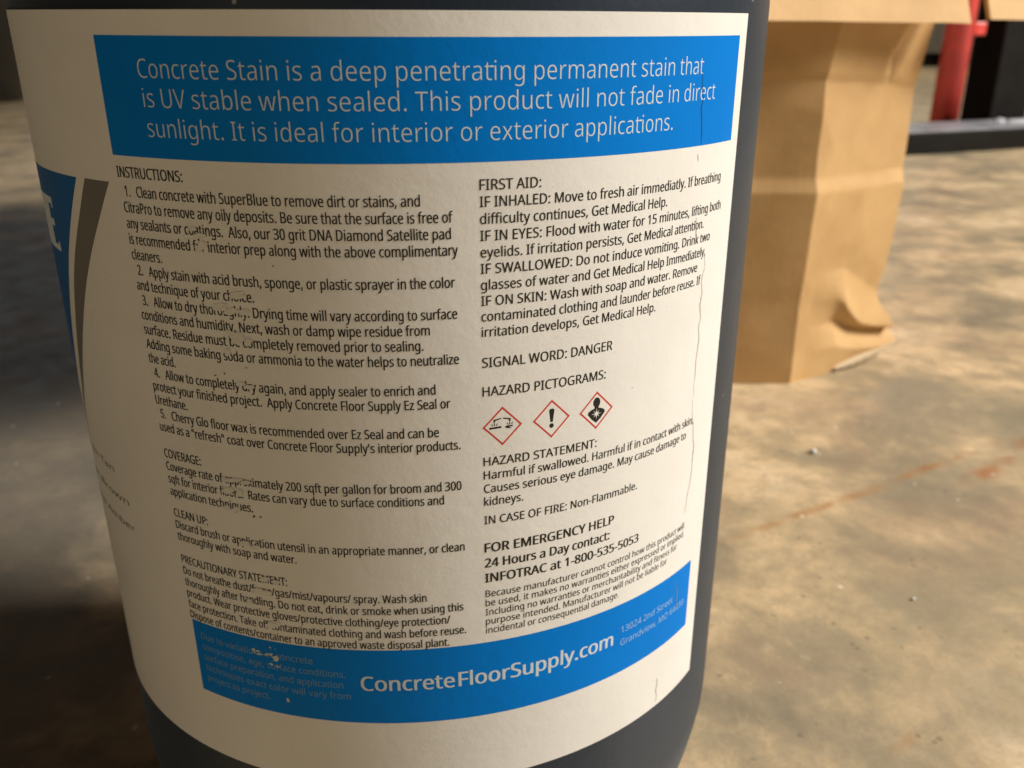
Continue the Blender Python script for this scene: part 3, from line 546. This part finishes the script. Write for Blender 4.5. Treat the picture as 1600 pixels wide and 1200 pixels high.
# ---- front panel edge wrapping out of sight on the left
def strip(name, left, right, m, lift=INK):
    bm = bmesh.new(); n = 40; rows = []
    def at(P, v):
        for a, b in zip(P, P[1:]):
            if a[1] >= v >= b[1]:
                f = (a[1] - v) / (a[1] - b[1]); return a[0] + (b[0] - a[0]) * f
        return P[-1][0] if v < P[-1][1] else P[0][0]
    vt, vb = left[0][1], left[-1][1]
    for k in range(n + 1):
        v = vt + (vb - vt) * k / n; a, b = at(left, v), at(right, v); m_ = max(3, int(abs(left[0][0] - right[0][0]) / 1.5))
        rows.append([bm.verts.new(surf(a + (b - a) * i / m_, v, lift)) for i in range(m_ + 1)])
    for p, q in zip(rows, rows[1:]):
        for i in range(len(p) - 1): bm.faces.new((p[i], p[i + 1], q[i + 1], q[i]))
    bmesh.ops.recalc_face_normals(bm, faces=bm.faces)
    return finish(name, bm, m, label, True)
strip('grey_swoosh', [(-57.9, 169.4), (-61.9, 163.4), (-67.0, 156.4), (-70.4, 151.0), (-73.0, 146.0), (-76.0, 140.0), (-81.5, 128.5), (-96, 108)],
      [(-51.0, 169.4), (-55.4, 163.4), (-60.0, 157.4), (-64.2, 151.7), (-67.9, 146.2), (-72.3, 139.5), (-79.5, 128.5), (-95.5, 108)], M_grey)
strip('blue_front_panel', [(-210, 169.3), (-210, 140), (-210, 118), (-210, 104)],
      [(-60.7, 169.3), (-64.2, 164.5), (-69.7, 156.8), (-73.6, 150.6), (-77.5, 144.0), (-83, 134), (-94, 118), (-106, 104)], M_front_blue)
bm = bmesh.new()
def rect(u0, u1, v0, v1, lift=TXT):
    f0 = [[bm.verts.new(surf(u0 + (u1 - u0) * i / 6, v, lift)) for i in range(7)] for v in (v0, v1)]
    for i in range(6): bm.faces.new((f0[0][i], f0[0][i + 1], f0[1][i + 1], f0[1][i]))
rect(-91, -75.4, 163.3, 164.5); rect(-78.6, -76.2, 159.5, 160.7); rect(-91, -75.0, 155.2, 156.3); rect(-93, -78.6, 156.3, 163.3)
rect(-76.3, -75.4, 162.7, 163.3); rect(-76.0, -75.0, 156.3, 156.9)
finish('lettering', bm, M_white, label)

# ---- wear: rubbed-off print, smudges and creases
def blob(bm, u, v, ru, rv, lift, n=15, tilt=0.25):
    ph = random.random() * 6.28; pts = []
    for k in range(n):
        a = 2 * math.pi * k / n; rr = 0.72 + 0.36 * random.random()
        x, y = rr * ru * math.cos(a), rr * rv * math.sin(a)
        pts.append((x, y + x * tilt * random.uniform(0.2, 1.0)))
    c = bm.verts.new(surf(u, v, lift)); vs = [bm.verts.new(surf(u + x, v + y, lift)) for x, y in pts]
    for k in range(n): bm.faces.new((c, vs[k], vs[(k + 1) % n]))
SC = [(-34.46, 163.27, 0.53, 0.23), (-33.35, 162.18, 0.94, 0.29), (-33.1, 160.84, 0.63, 0.35), (-34.0, 160.28, 0.42, 0.29), (-28.05, 153.44, 1.05, 0.35), (-31.4, 151.36, 1.05, 0.35), (-29.53, 150.79, 0.94, 0.35), (-27.18, 150.86, 0.84, 0.29), (-30.47, 147.3, 0.53, 0.29), (-28.96, 146.59, 0.94, 0.58), (-27.12, 146.0, 0.53, 0.35), (-31.04, 144.08, 0.42, 0.35), (-29.41, 138.84, 0.73, 0.23), (-27.73, 138.45, 0.63, 0.23), (-33.16, 121.18, 1.47, 0.25), (-30.79, 121.04, 0.84, 0.23), (-34.5, 119.04, 0.94, 0.35), (-32.2, 118.9, 0.53, 0.46), (-35.27, 115.57, 0.63, 0.25), (-33.15, 115.67, 0.53, 0.29), (-32.51, 108.94, 0.84, 0.35), (-30.38, 108.52, 0.73, 0.29), (-29.23, 102.32, 0.73, 0.29), (-27.27, 101.97, 0.63, 0.23), (-31.1, 99.59, 0.84, 0.37), (-29.32, 99.38, 0.84, 0.35), (-33.17, 96.88, 0.42, 0.4), (-29.21, 92.58, 0.73, 0.4), (-27.74, 93.12, 0.42, 0.35)]
FT = [(-33.04, 86.28, 1.05, 0.46), (-30.88, 86.2, 0.94, 0.23), (-29.22, 85.68, 0.94, 0.58), (-30.32, 84.16, 0.63, 0.35), (-28.76, 83.91, 0.63, 0.23), (-29.89, 87.82, 0.32, 0.17), (-27.59, 76.53, 0.42, 0.46), (-29.94, 86.25, 0.32, 0.46)]
DK = [(-33.91, 140.12, 0.32, 0.14), (-32.12, 140.64, 0.21, 0.23), (-27.97, 142.0, 0.32, 0.12), (-29.95, 115.04, 0.32, 0.35), (-28.71, 115.09, 0.32, 0.17), (-21.5, 158.64, 0.16, 0.17), (-33.61, 161.97, 0.32, 0.23)]
bm = bmesh.new()
for u, v, ru, rv in SC:
    blob(bm, u, v + 0.3, ru * 1.5, rv * 1.9, TOP)
    for k in range(3): blob(bm, u + random.uniform(-1.3, 1.3) * ru, v + 0.25 + random.uniform(-1.6, 1.6) * rv, ru * random.uniform(.15, .4), rv * random.uniform(.2, .5), TOP + 4e-6 * (k + 1), 9)
finish('scuff', bm, M_scuff, label)
bm = bmesh.new()
for u, v, ru, rv in FT:
    for k in range(4): blob(bm, u + random.uniform(-.6, .6) * ru, v + random.uniform(-.8, .8) * rv, ru * random.uniform(.3, .75), rv * random.uniform(.35, .8), TOP + 4e-6 * k, 9)
for k in range(14): blob(bm, random.uniform(-35, -27), random.uniform(83, 88), random.uniform(.06, .14), random.uniform(.06, .12), TOP, 6)
finish('scuff', bm, M_scuff_blue, label)
bm = bmesh.new()
for u, v, ru, rv in DK: blob(bm, u, v, ru * .8, rv * .8, TOP, 7)
for k in range(22): blob(bm, random.uniform(-58, 50), random.uniform(64, 170), random.uniform(.05, .11), random.uniform(.05, .11), TOP, 6)
finish('smudge', bm, M_dirt, label)['kind'] = 'stuff'
CR = [[(51.02, 185.27), (51.49, 179.4), (51.92, 176.37), (52.09, 173.82)], [(51.72, 172.31), (51.51, 171.09)], [(56.21, 155.31), (56.51, 152.04), (55.94, 149.82), (56.38, 142.61), (56.34, 135.24), (56.29, 127.61)], [(55.89, 127.08), (58.3, 116.31), (57.99, 111.5), (57.56, 107.37), (56.69, 102.63)], [(55.23, 87.13), (56.45, 79.71)], [(50.78, 65.07), (50.72, 58.83)], [(52.23, 161.68), (52.86, 157.18)]]
for ci, line_ in enumerate(CR):
    bm = bmesh.new(); P = []
    for (a, b) in zip(line_, line_[1:]):
        m_ = max(2, int(abs(a[1] - b[1]) / 0.6))
        for k in range(m_): f = k / m_; P.append((a[0] + (b[0] - a[0]) * f, a[1] + (b[1] - a[1]) * f))
    P.append(line_[-1]); N = len(P); rows = []
    for k, (u, v) in enumerate(P):
        wv = 0.5 * (noise.noise(Vector((v * 0.45, ci * 7.1, 0)))) + 0.15 * noise.noise(Vector((v * 1.9, ci * 3.3, 4)))
        wd = (0.06 + 0.08 * abs(noise.noise(Vector((v * 0.8, ci, 9))))) * math.sin(math.pi * min(1, (k + 0.3) / N)) ** 0.4
        rows.append((bm.verts.new(surf(u + wv - wd, v, TOP)), bm.verts.new(surf(u + wv, v, TOP + 2e-5)), bm.verts.new(surf(u + wv + wd, v, TOP))))
    for p, q in zip(rows, rows[1:]):
        for i in range(2): bm.faces.new((p[i], p[i + 1], q[i + 1], q[i]))
    bmesh.ops.recalc_face_normals(bm, faces=bm.faces)
    finish('crease', bm, M_crease_blue if ci == 0 else M_crease, label)

# ------------------------------------------------------------------ cardboard boxes behind the jug on the right
BX0, BX1 = Vector((0.2205, 0.262)), Vector((0.2905, 0.2960))
def pl(z, pts):                              # piecewise-linear profile: sharp creases, flat panels
    if z <= pts[0][0]: return pts[0][1]
    for (a, x), (b, y) in zip(pts, pts[1:]):
        if z <= b: return x + (y - x) * (z - a) / (b - a)
    return pts[-1][1]
def tipflare(s): return 0.0185 * max(0.0, (s - 0.55) / 0.45) ** 1.6
def carton_front():
    """lower carton: a bent, crushed front wall, plain sides, back, top and bottom"""
    bm = bmesh.new()
    K, Bc = BX0, BX1; A = Vector((-0.055, 0.292))  # left end stretched unseen behind the jug to shade the left floor
    H = 0.2445; nv = 150; nr = 52; nl = 30
    foot = [A + (K - A) * (i / nl) for i in range(nl)] + [K + (Bc - K) * (i / nr) for i in range(nr + 1)]
    nL = Vector((-0.10, -1.0)).normalized(); nR = Vector((0.437, -0.90)).normalized()
    rows = []
    for j in range(nv + 1):
        z = H * j / nv; row = []
        for i, p in enumerate(foot):
            s = (i - nl) / nr                        # <0 on the left facet
            q = p.copy(); zz = z
            nrm = nL if s < 0 else nR
            zc = 0.1725 - 0.004 * max(0, s) + 0.002 * noise.noise(Vector((s * 3, 0, 2)))
            zb = 0.1215 + 0.0015 * noise.noise(Vector((s * 4, 3, 2)))
            d = pl(z, [(0.0, 0.0), (0.05, 0.0005), (zb - 0.008, 0.0030), (zb, 0.0004), (zc, 0.0), (zc + 0.004, 0.0016), (H, 0.0135)])
            rg = 1 - 2 * abs(noise.noise(Vector((p.x * 17 + z * 9, z * 15 - p.x * 6, 1.7))))
            d += 0.0006 * rg + 0.0004 * (1 - 2 * abs(noise.noise(Vector((p.x * 40 - z * 14, z * 34, 8.2)))))
            if s > 0.25:                             # a pressed-in V below the flap
                c = abs(s - 0.66) / 0.20; v0 = 0.178 + 0.030 * min(1, c)
                if c < 1: d -= 0.0028 * (1 - c) * max(0.0, min(1.0, 1 - abs(z - v0 - 0.004) / 0.014))
            if s > 0:
                e = max(0.0, min(1.0, (s - 0.14) / 0.34))
                zv = 0.033 - 0.021 * max(0.0, min(1.0, (s - 0.45) / 0.55)) - 0.004 * max(0.0, 0.45 - s)
                cr = 0.017 - 0.0135 * max(0.0, min(1.0, (s - 0.38) / 0.30))
                d += e * pl(z, [(0, 0.0008), (max(0.001, zv - 0.015), 0.0028), (zv - 0.002, -0.0022), (zv + 0.0005, -0.0030), (zv + cr, 0.0044), (zv + cr + 0.004, 0.0040), (zv + 0.034, -0.0008), (zv + 0.05, 0.0)])
                lift = max(0.0, (s - 0.42) / 0.58)
                zz = z + 0.0105 * lift * max(0.0, 1 - z / 0.045)
                q += Vector((0.93, 0.36)) * (tipflare(s) * pl(z, [(0, 1.0), (0.004, 0.9), (0.034, 0.0), (1, 0.0)]))
                q += Vector((-0.93, -0.36)) * (0.0055 * s ** 3 * pl(z, [(0.03, 0.0), (0.046, 1.0), (0.075, 0.25), (0.12, 0.0)]))
            q += nrm * d
            row.append(bm.verts.new((q.x, q.y, zz)))
        rows.append(row)
    for a, b in zip(rows, rows[1:]):
        for i in range(len(a) - 1): bm.faces.new((a[i], a[i + 1], b[i + 1], b[i]))
    D = Vector((-0.03, 0.17)); back = []
    for j, row in enumerate(rows):
        z = H * j / nv
        back.append((bm.verts.new((Bc.x + D.x, Bc.y + D.y, z)), bm.verts.new((A.x - 0.01, A.y + 0.15, z))))
    for (row, bk), (row2, bk2) in zip(zip(rows, back), zip(rows[1:], back[1:])):
        bm.faces.new((row[-1], bk[0], bk2[0], row2[-1])); bm.faces.new((bk[0], bk[1], bk2[1], bk2[0])); bm.faces.new((bk[1], row[0], row2[0], bk2[1]))
    bm.faces.new(rows[-1] + [back[-1][0], back[-1][1]])
    bm.faces.new(list(reversed(rows[0] + [back[0][0], back[0][1]])))
    return bm
lower = thing('cardboard_box', 'upright brown cardboard box with a crushed lower corner standing on the floor behind the jug', 'box', (0, 0, 0))
bm = carton_front(); bm.normal_update()
for e in bm.edges:
    if len(e.link_faces) == 2 and e.calc_face_angle() > 0.22: e.smooth = False
finish('body', bm, M_card, lower, True)
bm = bmesh.new()                              # torn pale liner along the lifted bottom corner
n_ = 20; rows = []
for k in range(n_ + 1):
    s = 0.50 + 0.50 * k / n_; p = BX0 + (BX1 - BX0) * s + Vector((0.93, 0.36)) * tipflare(s)
    z0 = 0.0105 * max(0, (s - 0.42) / 0.58)
    w_ = 0.0036 * math.sin(math.pi * min(1, 0.08 + k / n_ * 0.85)) + 0.0006 * math.sin(k * 2.3)
    rows.append((bm.verts.new((p.x, p.y - 0.0016, z0 + 0.0016)), bm.verts.new((p.x + 0.002, p.y - 0.0024 - w_ * 0.5, max(0.001, z0 + 0.0014 - w_))), bm.verts.new((p.x, p.y + 0.004, max(0.0008, z0 - 0.0030)))))
for a, b in zip(rows, rows[1:]):
    for i in range(2): bm.faces.new((a[i], b[i], b[i + 1], a[i + 1]))
bmesh.ops.recalc_face_normals(bm, faces=bm.faces)
finish('torn_edge', bm, M_cardedge, lower, True)

upper = thing('cardboard_carton', 'wide brown cardboard carton with hanging flaps lying across the upright box', 'box', (0.162, 0.243, 0.2155), rad(18.0))
bm = bmesh.new(); box(bm, (-0.215, 0.0035, 0.0300), (0.36, 0.48, 0.30), 0.003)  # unseen left end and depth sized to shade the floor left of the jug
finish('body', bm, M_card, upper)
def flap(x0, x1, zb, tip):
    bm = bmesh.new(); n = 24; rows = []
    for j in range(9):
        f = j / 8; row = []
        for i in range(n + 1):
            x = x0 + (x1 - x0) * i / n
            z = 0.060 - (0.060 - zb) * f
            y = -0.0012 - tip * f * f + 0.0007 * noise.noise(Vector((x * 14, f * 2, x0))) + 0.0003 * noise.noise(Vector((x * 60, f * 3, 3)))
            row.append((x, y, z + 0.0003 * noise.noise(Vector((x * 45, 8, 2))) * f))
        rows.append(row)
    T = 0.0028
    fr = [[bm.verts.new(p) for p in r] for r in rows]; bk = [[bm.verts.new((p[0], p[1] + T, p[2])) for p in r] for r in rows]
    for a, s in ((fr, 1), (bk, -1)):
        for p, q in zip(a, a[1:]):
            for i in range(n): bm.faces.new((p[i], q[i], q[i + 1], p[i + 1]) if s > 0 else (p[i], p[i + 1], q[i + 1], q[i]))
    for i in range(n):
        bm.faces.new((fr[0][i], fr[0][i + 1], bk[0][i + 1], bk[0][i])); bm.faces.new((fr[-1][i], bk[-1][i], bk[-1][i + 1], fr[-1][i + 1]))
    for j in range(8):
        bm.faces.new((fr[j][0], bk[j][0], bk[j + 1][0], fr[j + 1][0])); bm.faces.new((fr[j][-1], fr[j + 1][-1], bk[j + 1][-1], bk[j][-1]))
    bmesh.ops.recalc_face_normals(bm, faces=bm.faces)
    return bm
finish('flap', flap(-0.21, 0.142, -0.0145, 0.016), M_card, upper, False)
finish('flap', flap(0.157, 0.357, -0.0125, 0.016), M_card, upper, False)

# ------------------------------------------------------------------ steel rail, post and red pole beyond the boxes
ang = math.atan2(1.45 - 1.365, 1.217 - 0.925)
rail = thing('steel_rail', 'low black steel base rail with a shiny worn top lying behind the boxes', 'rail', (0.925, 1.362, 0), ang)
bm = bmesh.new(); box(bm, (-0.55, 0, 0), (1.1, 0.16, 0.040), 0.003); finish('body', bm, M_black_steel, rail)
bm = bmesh.new(); box(bm, (-0.546, 0.004, 0.0402), (1.096, 0.156, 0.0425), 0.0008); finish('top_plate', bm, M_rail_top, rail)
bm = bmesh.new()
for (x, y, a, b, h) in ((0.40, 0.10, 0.055, 0.03, 0.005), (0.44, 0.085, 0.03, 0.022, 0.007), (0.355, 0.11, 0.02, 0.015, 0.008)):
    ret = bmesh.ops.create_icosphere(bm, subdivisions=2, radius=1.0)
    for v in ret['verts']:
        k = 1 + 0.25 * noise.noise(v.co * 2.2 + Vector((x * 50, y * 30, 0)))
        v.co = Vector((x + v.co.x * a * k * 0.6, y + v.co.y * b * k * 0.6, 0.0425 + max(0, v.co.z) * h * k))
wr = finish('plastic_wrap', bm, mat('crumpled_clear_plastic', (0.62, 0.64, 0.68), 0.18, 0.7), None, False)
wr.location = rail.location; wr.rotation_euler = rail.rotation_euler
tag(wr, 'small crumpled scrap of pale plastic lying on the shiny top of the black rail', 'scrap')

post = thing('steel_post', 'broad black steel post standing at the back of the low rail', 'post', (0, 0, 0))
post.location = Matrix.Translation(rail.location) @ Matrix.Rotation(ang, 4, 'Z') @ Vector((0.455, 0.212, 0)); post.rotation_euler = (0, 0, ang)
bm = bmesh.new(); box(bm, (-0.056, -0.04, 0.0), (0.056, 0.04, 1.3), 0.004); finish('shaft', bm, M_black_steel, post)
bm = bmesh.new(); box(bm, (-0.068, -0.048, 0.0), (0.068, 0.05, 0.012), 0.002); finish('foot_plate', bm, M_black_steel, post)

pole = thing('red_pole', 'round red steel pole with a dark clamp standing left of the black post', 'pole', (1.156, 1.643, 0))
bm = lathe([(0, 0), (0.0285, 0), (0.0285, 1.3), (0, 1.3)], 40); finish('shaft', bm, M_red_paint, pole, False)
for p in pole.children[0].data.polygons: p.use_smooth = abs(p.normal.z) < 0.5
bm = bmesh.new(); box(bm, (-0.043, 0.020, 0.150), (0.043, 0.055, 0.178), 0.004); finish('clamp', bm, M_black_steel, pole)
bm = bmesh.new(); box(bm, (0.026, -0.015, 0.212), (0.052, 0.015, 0.238), 0.003); finish('crosspiece', bm, M_red_paint, pole)

# ------------------------------------------------------------------ dark bin far behind on the left, grit on the floor
binr = thing('waste_bin', 'black plastic bin standing in the dark far behind the left side of the jug', 'bin', (-1.86, 3.45, 0))
finish('body', lathe([(0, 0), (0.36, 0), (0.38, 0.01), (0.46, 0.55), (0.46, 0.62)], 72), M_bin, binr, True)
finish('rim', lathe([(0.455, 0.60), (0.485, 0.605), (0.49, 0.63), (0.475, 0.645), (0.45, 0.64), (0.44, 0.60)], 72), M_bin, binr, True)
finish('lid', lathe([(0.44, 0.635), (0.38, 0.70), (0, 0.74)], 72), M_bin, binr, True)
def pebble(x, y, r, label_, seed):
    bm = bmesh.new(); bmesh.ops.create_icosphere(bm, subdivisions=2, radius=r)
    for v in bm.verts:
        k = 1 + 0.3 * noise.noise(v.co * (1.6 / r) + Vector((seed, 0, 0))); v.co = Vector((v.co.x * k, v.co.y * k * 0.8, v.co.z * 0.7 * k + r * 0.62))
    o = finish('pebble', bm, M_pebble, None, True); o.location = (x, y, 0)
    return tag(o, label_, 'pebble')
pebble(0.193, 0.168, 0.0018, 'small white chip on the floor in front of the upright box', 1)
pebble(0.176, 0.046, 0.0008, 'tiny pale grain on the open floor right of the jug', 5)
